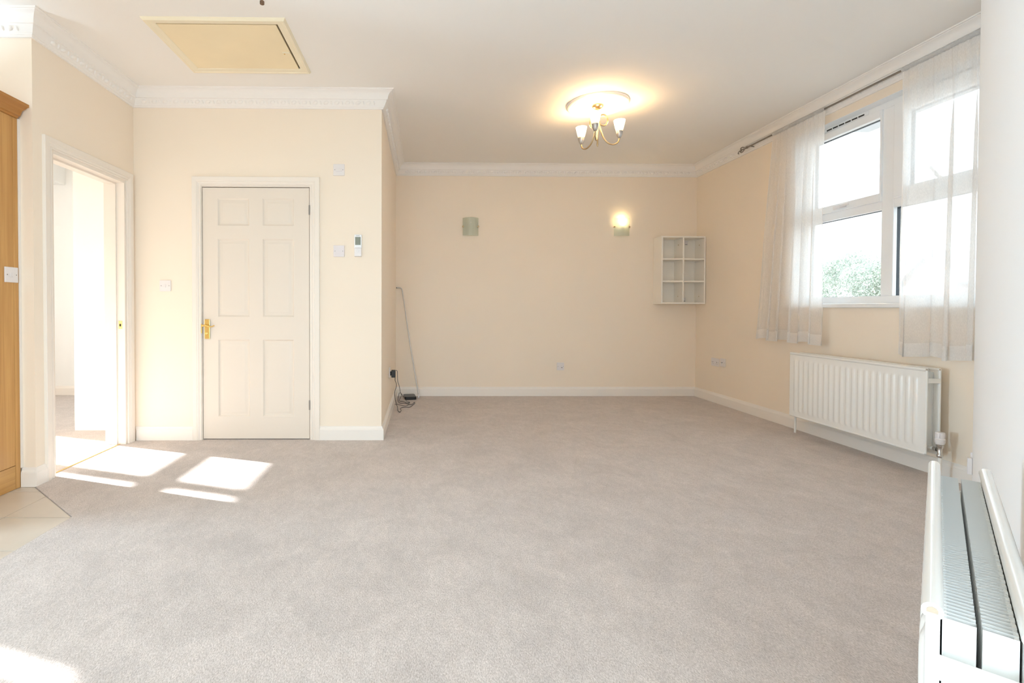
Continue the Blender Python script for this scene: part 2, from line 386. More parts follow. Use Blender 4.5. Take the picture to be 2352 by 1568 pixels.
for k in range(len(PATH)-1):
    a, b = Vector(PATH[k]), Vector(PATH[k+1]); ma, mbv = miter(k), miter(k+1); n = SN[k][1]; d = SN[k][0]
    rows = []
    for q in range(2):
        base, mm = ((a, ma), (b, mbv))[q]
        rows.append([((base+mm*o).x, (base+mm*o).y, z) for o, z in CORN])
    c = struct(MB().rows(rows, True, True).obj('trim_%d' % (k+1), M['plaster'], smooth=28))
    # egg and dart band: domes and leaf tongues standing on the sloping face
    L = (b-a).length; pitch = .083; cnt = int((L-.10)/pitch); mb = MB()
    convex0 = k > 0 and (ma-n).dot(d) < 0
    s0 = (.03 if convex0 else .06); st = s0 + (L - 2*s0 - (cnt-1)*pitch)/2
    t = Vector((.014, .032)).normalized(); nn = Vector((t.y, -t.x))
    for i in range(cnt):
        s = st + i*pitch
        if k == 0 and s < 2.0 or k == 5 and s > 3.6: continue
        for kind, off, hw, hh, hi, lean in (('egg', 0, .020, .0155, .0125, .006), ('dart', pitch/2, .007, .015, .009, -.003)):
            rows = []
            ru = 8; rv = 4
            for v in range(rv+1):
                ph = v/rv*PI/2; row = []
                for u in range(ru):
                    th = 2*PI*u/ru
                    al = math.cos(th)*hw*math.cos(ph) + lean*math.sin(th)*math.cos(ph); up = math.sin(th)*hh*math.cos(ph); out = math.sin(ph)*hi - .001
                    o = .033 + t.x*up + nn.x*out; z = 2.6445 + t.y*up + nn.y*out
                    p = a + d*(s+off+al) + n*o; row.append((p.x, p.y, z))
                rows.append(row)
            mb.rows(rows, True, False)
    if mb.v:
        o = mb.obj('egg_and_dart', M['plaster'], c, smooth=60, fix=False); o['kind'] = 'stuff'

SK = [(0, 0), (.018, 0), (.018, .082), (.0165, .084), (.0165, .087), (.013, .092), (.009, .098), (.0075, .106), (.005, .110), (0, .111)]
def skirt(name, pts, ends):
    parts = []
    for q, (k, p) in enumerate(pts): parts.append((k, Vector(p)))
    rows = []
    for (p, mm) in ends: rows.append([(p[0]+mm[0]*o, p[1]+mm[1]*o, z) for o, z in SK])
    return struct(MB().rows(rows, True, True).obj(name, M['skirt'], smooth=30))
nK, nL, nF, nA, nB, nR = [s[1] for s in SN]
skirt('baseboard_kitchen', [], [((-2.352, YK), nK), ((XL, YK), miter(1))])
skirt('baseboard_left', [], [((XL, YK), miter(1)), ((XL, 2.972), nL)])
skirt('baseboard_front_left', [], [((XL, Y1), miter(2)), ((-1.822, Y1), nF)])
skirt('baseboard_front', [], [((-.826, Y1), nF), ((XN, Y1), miter(3))])
skirt('baseboard_alcove', [], [((XN, Y1), miter(3)), ((XN, Y2), miter(4))])
skirt('baseboard_back', [], [((XN, Y2), miter(4)), ((XR, Y2), miter(5))])
skirt('baseboard_right', [], [((XR, Y2), miter(5)), ((XR, 1.3), nR)])
skirt('baseboard_hall', [], [((HX, HY), (0, -1)), ((-2.964, HY), (0, -1))])

# ------------------------------------------------------------------ doors
ARCH = [(0, 0), (0, .009), (.005, .012), (.010, .009), (.014, .009), (.018, .012), (.024, .016), (.030, .014), (.034, .017), (.064, .019), (.067, .016), (.067, 0)]
def architrave(x0, x1, zt, parent):
    st = []
    for sx, leg in ((x0, -1), (x0, -2), (x1, 2), (x1, 1)):
        row = []
        for o, t in ARCH:
            x = sx - o if sx == x0 else sx + o
            row.append((x, -t, 0.0 if abs(leg) == 1 else zt+o))
        st.append(row)
    return MB().rows(st, True, True).obj('architrave', M['gloss'], parent, smooth=30)
door = empty('door_1', (-1.751, Y1, 0), 0, 'structure')
X0, X1 = D1[0]+1.751, D1[1]+1.751
architrave(X0, X1, D1[2], door)
mb = MB(); mb.box(X0, .0, .0005, .12, 0, D1[2]); mb.box(.845, X1, .0005, .12, 0, D1[2]); mb.box(0, .845, .0005, .12, 1.997, D1[2]); mb.box(0, .845, .055, .12, 0, 1.997)
mb.obj('lining', M['gloss'], door)
PAN = [(.127, .373, 1.694, 1.908), (.478, .724, 1.694, 1.908), (.123, .368, .976, 1.590), (.475, .720, .976, 1.590), (.117, .362, .184, .795), (.470, .712, .184, .795)]
PX = [(.122, .369), (.474, .719)]; PZ = [(.184, .795), (.976, 1.590), (1.694, 1.908)]
fy, dx0, dx1, dz0, dz1 = .006, .004, .840, .010, 1.991
xs = [dx0, PX[0][0], PX[0][1], PX[1][0], PX[1][1], dx1]; zs = [dz0] + [z for p in PZ for z in p] + [dz1]
mb = MB()
for i in range(5):
    for j in range(7):
        if i in (1, 3) and j in (1, 3, 5): continue
        mb.face((xs[i], fy, zs[j]), (xs[i+1], fy, zs[j]), (xs[i+1], fy, zs[j+1]), (xs[i], fy, zs[j+1]))
for (a, b) in (((dx0, dz0), (dx1, dz0)), ((dx1, dz0), (dx1, dz1)), ((dx1, dz1), (dx0, dz1)), ((dx0, dz1), (dx0, dz0))):
    mb.face((a[0], fy, a[1]), (a[0], fy+.04, a[1]), (b[0], fy+.04, b[1]), (b[0], fy, b[1]))
mb.face((dx0, fy+.04, dz0), (dx1, fy+.04, dz0), (dx1, fy+.04, dz1), (dx0, fy+.04, dz1))
leaf = mb.obj('door_leaf', M['door'], door)
for x0, x1 in PX:
    for z0, z1 in PZ:
        mb = MB(); rings = [(0, 0), (.004, .003), (.010, .0095), (.016, .0105), (.022, .010), (.036, .004), (.040, .0035)]; rows = []
        for i, dep in rings: rows.append([(x0+i, fy+dep, z0+i), (x1-i, fy+dep, z0+i), (x1-i, fy+dep, z1-i), (x0+i, fy+dep, z1-i)])
        mb.rows(rows, True); i, dep = rings[-1]
        mb.face(*rows[-1]); mb.obj('panel', M['door'], leaf, smooth=25, fix=False)
hp = MB().box(.019, .059, -.004, fy, .801, .956).obj('handle_plate', M['brass'], door, bevel=.003)
mb = MB(); mb.lathe([(.011, fy), (.011, -.018), (.008, -.022), (.008, -.036)], 16, 'y', (.036, 0, .906))
lev = smoothpath([(.020, -.040, .905), (.030, -.042, .909), (.045, -.042, .909), (.065, -.042, .903), (.085, -.042, .899), (.100, -.042, .903), (.112, -.041, .909)], 5)
nl = len(lev); mb.tube(lev, [.008 - .0042*i/nl for i in range(nl)], 10)
mb.obj('lever', M['brass'], hp, smooth=50)
mb = MB(); mb.lathe([(.009, -.004), (.009, -.007), (.006, -.009)], 16, 'y', (.036, 0, .845)); mb.obj('keyhole', M['brass'], hp, smooth=50)
mb = MB()
for q in (.024, .054):
    for z in (.807, .950): mb.lathe([(.0025, -.004), (.002, -.0052)], 8, 'y', (q, 0, z))
mb.obj('plate_screws', M['screw'], hp)
MB().box(-.012, -.001, -.010, .02, .846, .920).obj('strike_plate', M['brass'], door, bevel=.001)
for z in (1.78, .24):
    mb = MB(); mb.lathe([(.005, z), (.005, z+.075)], 10, 'z', (.8425, -.003, 0)); mb.obj('hinge', M['screw'], door, smooth=50)

dr2 = empty('door_2', (XL, D2[0], 0), PI/2, 'structure')
W2 = D2[1]-D2[0]
architrave(0, W2, D2[2], dr2)
mb = MB()
for x0, x1 in ((-.002, .022), (W2-.022, W2+.002)): mb.box(x0, x1, .0005, LT+.005, 0, D2[2]+.002)
mb.box(.022, W2-.022, .0005, LT+.005, D2[2]-.022, D2[2]+.002)
mb.box(.022, .034, .06, .10, 0, D2[2]-.022); mb.box(W2-.034, W2-.022, .06, .10, 0, D2[2]-.022); mb.box(.034, W2-.034, .06, .10, D2[2]-.034, D2[2]-.022)
mb.obj('lining', M['gloss'], dr2)
sp = MB().box(W2-.025, W2-.0215, .022, .048, .885, .945).obj('strike_plate', M['brass'], dr2, bevel=.001)
MB().box(W2-.0262, W2-.0245, .029, .041, .903, .923).obj('latch_hole', M['slot'], sp)
MB().box(.022, W2-.022, .040, .054, .002, .0065).obj('threshold_strip', M['brass'], dr2, bevel=.002)
for sx in (-1, 1):   # hall side architraves
    x0, x1 = ((-.067, .0), (W2, W2+.067))[sx > 0]
    MB().box(x0, x1, LT, LT+.018, 0, D2[2]+.067).obj('architrave', M['gloss'], dr2, bevel=.004)

# ------------------------------------------------------------------ window on the right wall
WIN = empty('window_1', (XR, WY1, 0), -PI/2, 'structure')
WW = WY1-WY0
DF, DB = .082, .150                        # frame front and back depth
def bars(mb, L, y0=DF, y1=DB):
    for x0, x1, z0, z1 in L: mb.box(x0, x1, y0, y1, z0, z1)
MX = (WY1-3.548, WY1-3.455)                # mullion
ZL0, ZL1, ZU0, ZU1 = 1.145, 1.770, 1.893, 2.440
mb = MB()
bars(mb, [(0, .060, WZ0, WZ1), (WW-.060, WW, WZ0, WZ1), (.06, WW-.06, WZ0, ZL0), (.06, WW-.06, 2.492, WZ1), (MX[0], MX[1], ZL0, 2.492),
          (.06, MX[0], ZL1, 1.838), (MX[1], WW-.06, ZL1, 1.838)])
mb.obj('window_frame', M['upvc'], WIN, bevel=.004)
# thin glazing beads and dark gaskets, then panes
def pane(x0, x1, z0, z1, y, name='pane'):
    g = MB(); e = .004
    for a, b, c, d in ((x0, x1, z0, z0+e), (x0, x1, z1-e, z1), (x0, x0+e, z0, z1), (x1-e, x1, z0, z1)): g.box(a, b, y-.003, y+.02, c, d)
    p = MB().box(x0, x1, y+.004, y+.008, z0, z1).obj(name, M['glass'], WIN)
    g.obj('gasket', M['gasket'], p)
pane(.058, MX[0]+.002, ZL0-.002, ZL1+.002, .112)
pane(MX[1]-.002, WW-.058, ZL0-.002, ZL1+.002, .112)
def sash(x0, x1, z0, z1, sl, sr, sb, stp):
    mb = MB(); bars(mb, [(x0, x0+sl, z0, z1), (x1-sr, x1, z0, z1), (x0+sl, x1-sr, z0, z0+sb), (x0+sl, x1-sr, z1-stp, z1)], DF-.014, DB-.01)
    s = mb.obj('sash', M['upvc'], WIN, bevel=.004)
    pane(x0+sl-.002, x1-sr+.002, z0+sb-.002, z1-stp+.002, .108)
    return s
s1 = sash(.052, MX[0]+.006, 1.832, 2.496, .050, .014, .060, .056)
s2 = sash(MX[1]+.006, WW-.052, 1.832, 2.496, .090, .075, .066, .085)
mb = MB(); g = .004
mb.box(MX[1]-.001, MX[1]+.0065, DF-.004, DF+.03, 1.835, 2.494); mb.obj('sash_gap', M['gasket'], WIN)
# espag handles on the sash bottom rails
def handle(x, z, tilt, sgn):
    h = MB().box(x-.060, x+.060, DF-.026, DF-.013, z-.013, z+.013).obj('window_handle', M['plastic'], WIN, bevel=.005)
    c, s = math.cos(tilt), math.sin(tilt)
    MB().tube([(x, DF-.030, z), (x+sgn*.03*c, DF-.045, z+.03*s), (x+sgn*.11*c, DF-.048, z+.11*s)], [.010, .010, .008], 10).obj('handle_lever', M['plastic'], h, smooth=50)
handle(.40, 1.862, 0, 1)
handle(1.19, 1.880, 1.0, -1)
# trickle vents in the frame head
def vent(x0, x1):
    v = MB().box(x0-.03, x1+.03, DF-.006, DF+.002, 2.503, 2.530).obj('trickle_vent', M['upvc'], WIN, bevel=.004)
    mb = MB(); k = 6; L = (x1-x0)/k
    for i in range(k): mb.box(x0+i*L+.006, x0+(i+1)*L-.004, DF-.008, DF, 2.510, 2.521)
    mb.obj('vent_slots', M['slot'], v)
vent(.245, .60); vent(1.05, 1.40)
sill = struct(MB().box(-.0, WW, -.022, DF+.004, WZ0-.030, WZ0+.002).obj('window_sill', M['upvc'], WIN, bevel=.006))
mb = MB()    # white reveal lining: head and two cheeks
mb.box(0, WW, .001, DF, WZ1-.004, WZ1); mb.box(0, .004, .001, DF, WZ0, WZ1-.004); mb.box(WW-.004, WW, .001, DF, WZ0, WZ1-.004)
mb.obj('reveal', M['upvc'], WIN)

# windows in the outer left wall (hall one lets the sun to the doorway, kitchen one is added for light)
def simple_window(name, y0, y1, z0, z1, mull, transom):
    w_ = empty(name, (HX-.06, y0, 0), PI/2, 'structure'); W_ = y1-y0; mb = MB()
    mb.box(0, .05, 0, .06, z0, z1); mb.box(W_-.09, W_, 0, .06, z0, z1); mb.box(.05, W_-.09, 0, .06, z0, z0+.06); mb.box(.05, W_-.09, 0, .06, z1-.10, z1)
    for a, b in mull: mb.box(a-y0, b-y0, 0, .06, z0+.06, z1-.10)
    xs_ = [.05] + [q-y0 for mm in mull for q in mm] + [W_-.09]
    for a, b in zip(xs_[0::2], xs_[1::2]):
        for t0, t1 in transom: mb.box(a, b, 0, .06, t0, t1)
    mb.obj('window_frame', M['upvc'], w_)
    return w_
simple_window('window_2', *HW, [(4.037, 4.147)], [(1.933, 2.059)])
simple_window('added_window_3', *KW, [(1.65, 1.75)], [])
wr = empty('added_window_4', (-1.5, -1.4, 0), 0, 'structure'); mb = MB()  # frame of an unseen rear opening, added to let sky light in
for x in (0, .85, 1.70, 2.54): mb.box(x, x+.06, -.03, .03, 0, 2.15)
mb.box(.06, 2.54, -.03, .03, 0, .08); mb.box(.06, 2.54, -.03, .03, 2.07, 2.15); mb.obj('window_frame', M['upvc'], wr)

# ------------------------------------------------------------------ outside
struct(MB().box(-60, 120, -90, 120, -3.4, -3.2).obj('ground', M['grass']))
struct(MB().box(3.62, 3.90, -1.0, 4.30, 2.60, 2.70).obj('trim_13', M['soffit']))
def tree(name, loc, cx, cz, rx, rz, n, label):
    t = tag(empty(name, loc), label, 'tree', )
    MB().tube([(0, 0, 0), (.1, 0, 1.5), (.05, .1, cz), (.1, .05, cz+rz*.4)], [.34, .28, .2, .08], 10).obj('trunk', M['bark'], t, smooth=50)
    rnd = random.Random(5); mb = MB()
    blobs = []
    for _ in range(46):
        th = rnd.uniform(0, 2*PI); ph = math.asin(rnd.uniform(-.6, 1)); q = rnd.uniform(.55, .95)
        blobs.append((rx*q*math.cos(ph)*math.cos(th), rx*q*math.cos(ph)*math.sin(th), cz+rz*q*math.sin(ph), rnd.uniform(.155, .29)*rx))
    for _ in range(n):
        b = rnd.choice(blobs); d = Vector((rnd.gauss(0, 1), rnd.gauss(0, 1), rnd.gauss(0, 1))).normalized()
        c = Vector(b[:3]) + d*b[3]*rnd.uniform(.75, 1.05)
        a = Vector((rnd.gauss(0, 1), rnd.gauss(0, 1), rnd.gauss(0, 1))).normalized(); nrm = (d + a*.8).normalized()
        u_ = nrm.cross(a).normalized(); v_ = nrm.cross(u_); s = rnd.uniform(.008, .017)*rx
        mb.face(c-u_*s, c-v_*s*.5, c+u_*s, c+v_*s*.5)
    f = mb.obj('foliage', M['leaf'], t, fix=False); f['kind'] = 'stuff'
    return t
tree('leafy_tree', (30, 32.7, -3.2), 0, 3.4, 4.8, 5.1, 64000, 'pale green leafy tree outside the window, left of the mullion')
def gable_house(name, x, ya, yb, zb, ze, za, depth, label):
    h = tag(empty(name, (x, (ya+yb)/2, zb)), label, 'house'); hw = (yb-ya)/2; e = ze-zb; a = za-zb
    MB().prism([(-hw, 0), (hw, 0), (hw, e), (0, a), (-hw, e)], 0, depth, 'x').obj('house_wall', M['brickwall'], h)
    for s in (-1, 1):
        MB().prism([(s*(hw+.35), e-.30), (0, a+.06), (0, a+.22), (s*(hw+.35), e-.14)], -.25, depth, 'x').obj('roof', M['rooftile'], h)
        MB().prism([(s*(hw+.35), e-.42), (0, a-.14), (0, a+.20), (s*(hw+.35), e-.10)], -.33, -.26, 'x').obj('bargeboard', M['barge'], h)
    w_ = MB().box(-.02, .02, -.7, .7, 1.0, 2.3).obj('window', M['barge'], h); MB().box(-.03, -.021, -.6, .6, 1.1, 2.2).obj('pane', M['gasket'], w_)
    return h
gable_house('gabled_house', 26, 23.8, 26.4, -3.2, 2.55, 3.85, 6, 'pinkish gabled house with white bargeboards seen through the second curtain')
hs = tag(empty('grey_roofed_house', (36, 30, -3.2)), 'far house with long grey roof and white dormer, at the right of the window', 'house')
MB().box(0, 8, -12, 9, 0, 4.4).obj('house_wall', M['brickwall'], hs)
MB().prism([(-.4, 4.3), (4.0, 8.3), (8.4, 4.3)], -12.3, 9.3, 'y').obj('roof', M['rooftile'], hs)
dm = MB().prism([(-1.0, 6.9), (1.0, 6.9), (0, 7.5)], 1.7, 4, 'x').obj('dormer', M['barge'], hs, loc=(0, 4.6, 0))
MB().box(3.2, 4.2, -8.2, -7.4, 7.0, 9.2).obj('chimney', M['brickwall'], hs)

# ------------------------------------------------------------------ radiators
def radiator(loc, rot, L, H, z0, label, valve):
    t = tag(empty('radiator', loc, rot), label, 'radiator', 'white double panel radiators')
    t.location.z = 0
    pitch = .05; nf = int((L-.03)/pitch); m0 = (L-nf*pitch)/2
    def panel(name, yc, out):
        mb = MB(); zt = z0+H
        rows = []; zz = [z0+.012, z0+.040, z0+.050, z0+.058, z0+.070, zt-.085, zt-.072, zt-.064, zt-.054, zt-.02]
        zs_ = [0, 0, .35, .8, 1, 1, .8, .35, 0, 0]
        prof = [(0, 0), (.009, 0), (.013, .35), (.018, .9), (.023, 1), (.028, 1), (.033, .9), (.038, .35), (.042, 0)]
        xs_ = [(0, 0)] + [(m0+i*pitch+a, b) for i in range(nf) for a, b in prof] + [(L, 0)]
        for zi, zf in zip(zz, zs_):
            rows.append([(x, yc + out*(.006+.0065*b*zf), zi) for x, b in xs_])
        mb.rows(rows)
        mb.box(0, L, min(yc-out*.007, yc+out*.0045), max(yc-out*.007, yc+out*.0045), z0+.006, zt-.012)
        mb.tube([(0, yc, zt-.0105), (L, yc, zt-.0105)], .0105, 14); mb.tube([(0, yc, z0+.008), (L, yc, z0+.008)], .008, 12)
        for x in (0, L): mb.tube([(x, yc, z0+.01), (x, yc, zt-.012)], .0065, 10)
        o = mb.obj(name, M['enamel'], t, smooth=40)
        for x, s in ((0, -1), (L, 1)): MB().tube([(x, yc, zt-.0105), (x+s*.0012, yc, zt-.0105)], .0055, 10).obj('end_plug', M['plug'], o)
    panel('front_panel', -.147, -1); panel('back_panel', -.065, 1)
    for y0, y1 in ((-.138, -.1085), (-.074, -.1035)):
        mb = MB(); P = []; x = .03; per = .021; k = 0
        while x < L-.03:
            P += [(x, y0), (x, y1), (x+per*.5, y1), (x+per*.5, y0)]; x += per
        rows = [[(a, b, z) for a, b in P] for z in (z0+.05, z0+H-.026)]
        mb.rows(rows)
        mb.box(.030, L-.030, min(y0, y0+(.004 if y0 < -.1 else -.004)), max(y0, y0+(.004 if y0 < -.1 else -.004)), z0+.05, z0+H-.028)
        mb.obj('convector_fins', M['fin'], t, fix=False)
    for x in (-.006, L-.002):
        MB().box(x, x+.008, -.143, -.069, z0+H-.092, z0+H-.062).obj('side_strap', M['enamel'], t, bevel=.002)
    if valve:
        # thermostatic valve at the near end (local +x), lockshield and bleed at the far end
        vx = L+.052; vb = MB()
        vb.tube([(L-.03, -.106, z0+.045), (L+.012, -.106, z0+.045)], .011, 12); vb.obj('tail_pipe', M['enamel'], t, smooth=50)
        b = MB(); b.tube([(L+.010, -.106, z0+.045), (L+.030, -.106, z0+.045)], .013, 12); b.lathe([(.012, z0+.000), (.015, z0+.004), (.015, z0+.016), (.012, z0+.020), (.012, z0+.056), (.016, z0+.060), (.018, z0+.076), (.015, z0+.080)], 16, 'z', (vx-.006, -.106, 0)); b.obj('valve_body', M['chrome'], t, smooth=40)
        h = MB(); h.lathe([(.019, z0+.080), (.024, z0+.092), (.025, z0+.112), (.022, z0+.116), (.022, z0+.150), (.020, z0+.154)], 20, 'z', (vx-.006, -.106, 0)); h = h.obj('valve_head', M['plastic'], t, smooth=35)
        g = MB()
        for a in range(12):
            c, s = math.cos(a*PI/6+.1), math.sin(a*PI/6+.1)
            if a % 3 == 2: continue
            g.box(vx-.006+c*.0222-.0014, vx-.006+c*.0222+.0014, -.106+s*.0222-.0014, -.106+s*.0222+.0014, z0+.122, z0+.146)
        g.obj('valve_grips', M['greyplastic'], h)
        MB().tube([(vx-.006, -.106, z0+.002), (vx-.006, -.106, .003)], .0085, 12).obj('pipe', M['enamel'], t, smooth=50)
        MB().tube([(.004, -.106, z0+.03), (.004, -.106, .003)], .0085, 12).obj('pipe', M['enamel'], t, smooth=50)
        MB().tube([(-.012, -.120, z0+.058), (.006, -.120, z0+.058)], .007, 10).obj('bleed_plug', M['screw'], t, smooth=50)
    return t
radiator((XR, 4.108, 0), -PI/2, 1.124, .537, .148, 'white double panel radiator below the window, thermostatic valve at its near end', True)
org = NW*WD + U*1.6995
radiator((org.x, org.y, 0), ANG, .824, .537, .148, 'white double panel radiator close up on the angled white wall', False)

# ------------------------------------------------------------------ curtains and rod
rodt = tag(empty('curtain_rod', (XR, 4.93, 2.638), -PI/2), 'thin pewter curtain rod with scroll finial above the window', 'curtain rod')
RY = -.064
MB().tube([(.10, RY, 0), (2.55, RY, 0)], .0075, 12).obj('pole', M['rod'], rodt, smooth=50)
mb = MB(); mb.lathe([(.007, .08), (.012, .085), (.012, .10), (.008, .105)], 14, 'x', (0, RY, 0))
MB2 = mb
for s in (-1, 1):
    mb.tube(smoothpath([(.09, RY, 0), (.06, RY, .006*s), (.03, RY, .022*s), (.005, RY, .024*s), (-.005, RY, .012*s), (.008, RY, .006*s)], 5), .0045, 8)
mb.tube(smoothpath([(.04, RY, 0), (.01, RY, 0), (-.03, RY, -.004), (-.045, RY, -.018), (-.03, RY, -.026)], 5), [.0055]*10 + [.004]*11, 8)
mb.obj('finial', M['rod'], rodt, smooth=50)
for x in (.14, 2.1):
    mb = MB(); mb.tube([(x, RY, -.001), (x, -.002, -.012)], .005, 8); mb.lathe([(.016, -.006), (.016, -.001)], 14, 'y', (x, 0, -.012)); mb.obj('bracket', M['rod'], rodt, smooth=50)

def curtain(name, top, bot, ztop, zbot, seed, folds, label, amp):
    rnd = random.Random(seed); t = tag(empty(name, (XR, 0, 0)), label, 'curtain', 'sheer white window curtains')
    nu, nv = 240, 40
    ph = [rnd.uniform(0, 2*PI) for _ in range(6)]
    def pt(u, v, push=0., dz=0):
        # u: 0 far edge .. 1 near edge, v: 0 top .. 1 bottom
        y = top[0]*(1-u)+top[1]*u; yb = bot[0]*(1-u)+bot[1]*u
        uw = u + .018*math.sin(2*PI*u*2.3+ph[0])
        g = min(1, v*3.5)
        wv = math.sin(2*PI*folds*uw+ph[1])*.62 + math.sin(2*PI*(folds*.47)*uw+ph[2]+v*.5)*.42
        ga = math.sin(2*PI*folds*3.1*uw+ph[3])*.22 + math.sin(2*PI*folds*5.3*uw+ph[4])*.12
        x = RY + amp*(.12 + .88*g)*wv*(.75+.25*v) + .010*ga*(1-.75*g)
        # fold overlap: points slide sideways so that folds turn under
        wid = abs(yb-0)*0 + (abs(top[1]-top[0])*(1-v)+abs(bot[1]-bot[0])*v)
        k = (1.0 + 1.5*(.5+.5*math.sin(2*PI*1.7*u+ph[5])))*wid/(2*PI*folds)
        lat = k*g*math.cos(2*PI*folds*uw+ph[1])*(.75+.25*v)
        yy = y*(1-v)+yb*v + lat*min(1, min(u, 1-u)*10)
        if u > .93 or u < .07: yy += .006*math.sin(v*9+ph[5])*v
        x = min(x, -.027) if v > .55 else min(x, -.012-.0)
        z = ztop + (zbot - ztop)*v + .010*math.sin(2*PI*folds*.5*uw+ph[2])*v + dz
        if v < .02: z += .004*ga
        return (x+push, yy, z)
    mb = MB(); mb.rows([[pt(i/nu, j/nv) for i in range(nu+1)] for j in range(nv+1)])
    mb.obj('cloth', M['voile'], t, smooth=180, fix=False)
    hv = .088/(ztop-zbot)
    mb = MB(); mb.rows([[pt(i/nu, 1-hv*(1-j/3), -.0015) for i in range(nu+1)] for j in range(4)]); mb.obj('hem', M['voile_hem'], t, smooth=180, fix=False)
    mb = MB(); rows = []
    for i in range(nu+1):
        p = pt(i/nu, .004); rad = .0135 + .0022*math.sin(i*1.31+ph[3])*math.sin(i*.53) + .0012*math.sin(i*2.7)
        rows.append([(RY + rad*math.cos(2*PI*j/12), p[1], 2.638 + rad*(1.25 if j < 7 else 1)*math.sin(2*PI*j/12)) for j in range(12)])
    mb.rows(rows, True); mb.obj('rod_pocket', M['voile_hem'], t, smooth=180, fix=False)
    for u, nm in ((0, 'side_hem'), (1, 'side_hem')):
        s = -1 if u else 1
        mb = MB(); mb.rows([[pt(u+s*q*.012, j/nv, -.0012) for q in range(2)] for j in range(nv+1)]); mb.obj(nm, M['voile_hem'], t, smooth=180, fix=False)
    return t
curtain('curtain', (4.47, 3.885), (4.66, 3.872), 2.627, .762, 11, 6.2, 'sheer white curtain hanging at the far end of the window', .024)
curtain('curtain', (3.255, 2.30), (3.27, 2.34), 2.627, .745, 4, 7.4, 'sheer white curtain half hidden by the angled wall', .026)

# ------------------------------------------------------------------ ceiling rose and lamp
cx, cy = 1.426, 4.072
rose = MB(); rose.lathe([(.246, ZC+.001), (.247, ZC-.010), (.240, ZC-.020), (.230, ZC-.024), (.220, ZC-.022), (.213, ZC-.014), (.206, ZC-.012), (.200, ZC-.015), (.194, ZC-.012), (.160, ZC-.009), (.156, ZC-.012), (.150, ZC-.009), (.105, ZC-.010), (.100, ZC-.015), (.092, ZC-.017), (.070, ZC-.019), (.0005, ZC-.020)], 72, 'z', (0, 0, 0), False)
ro = rose.obj('ceiling_rose', M['plaster'], smooth=25, loc=(cx, cy, 0)); tag(ro, 'round white plaster ceiling rose above the three-arm lamp', 'ceiling rose')
lamp = tag(empty('ceiling_lamp', (cx-.006, cy-.022, 2.716)), 'three-arm brushed brass ceiling lamp with lit frosted cone shades', 'ceiling lamp')
Z0 = 2.716
mb = MB(); mb.lathe([(.0445, 0), (.0455, -.004), (.043, -.012), (.034, -.022), (.020, -.029), (.010, -.031), (.010, -.040)], 28); mb.obj('canopy', M['antique'], lamp, smooth=40)
mb = MB(); mb.tube([(0, 0, -.03), (0, 0, -.06)], .008, 12); mb.lathe([(.009, -.055), (.013, -.060), (.013, -.068), (.008, -.073), (.0065, -.30), (.008, -.325), (.004, -.336), (.0005, -.338)], 14); mb.obj('stem', M['antique'], lamp, smooth=40)
ra = .178
prof = [(.178, 2.452), (.176, 2.432), (.165, 2.411), (.140, 2.397), (.110, 2.397), (.080, 2.412), (.055, 2.440), (.036, 2.480), (.022, 2.530), (.014, 2.580), (.014, 2.612),
        (.026, 2.634), (.050, 2.640), (.072, 2.628), (.082, 2.602), (.078, 2.572), (.060, 2.552), (.036, 2.552), (.018, 2.566)]
for k, a in enumerate((R(-2), R(118), R(245))):
    ca, sa = math.cos(a), math.sin(a)
    pts = smoothpath([(r*ca, r*sa, z-Z0) for r, z in prof], 5)
    arm = MB().tube(pts, .0058, 10).obj('arm', M['antique'], lamp, smooth=50)
    so_ = MB(); so_.lathe([(.006, 2.446-Z0), (.012, 2.450-Z0), (.021, 2.466-Z0), (.0265, 2.486-Z0), (.0275, 2.502-Z0), (.0245, 2.503-Z0)], 20, 'z', (ra*ca, ra*sa, 0)); so_.obj('lamp_cup', M['steel'], arm, smooth=40)
    sh = MB(); sh.lathe([(.0235, 0), (.028, .012), (.034, .040), (.040, .070), (.0455, .094), (.044, .094), (.0385, .070), (.0325, .040), (.024, .008)], 24, 'z', (0, 0, 0), False)
    sh.obj('lamp_shade', M['shade'], arm, smooth=40, loc=(ra*ca, ra*sa, 2.498-Z0))
    ld = bpy.data.lights.new('lamp_glow', 'POINT'); ld.energy = .5; ld.color = (1, .66, .34); ld.shadow_soft_size = .02
    lo = bpy.data.objects.new('lamp_glow', ld); COL.objects.link(lo); lo.parent = lamp; lo.location = (ra*ca, ra*sa, 2.575-Z0)

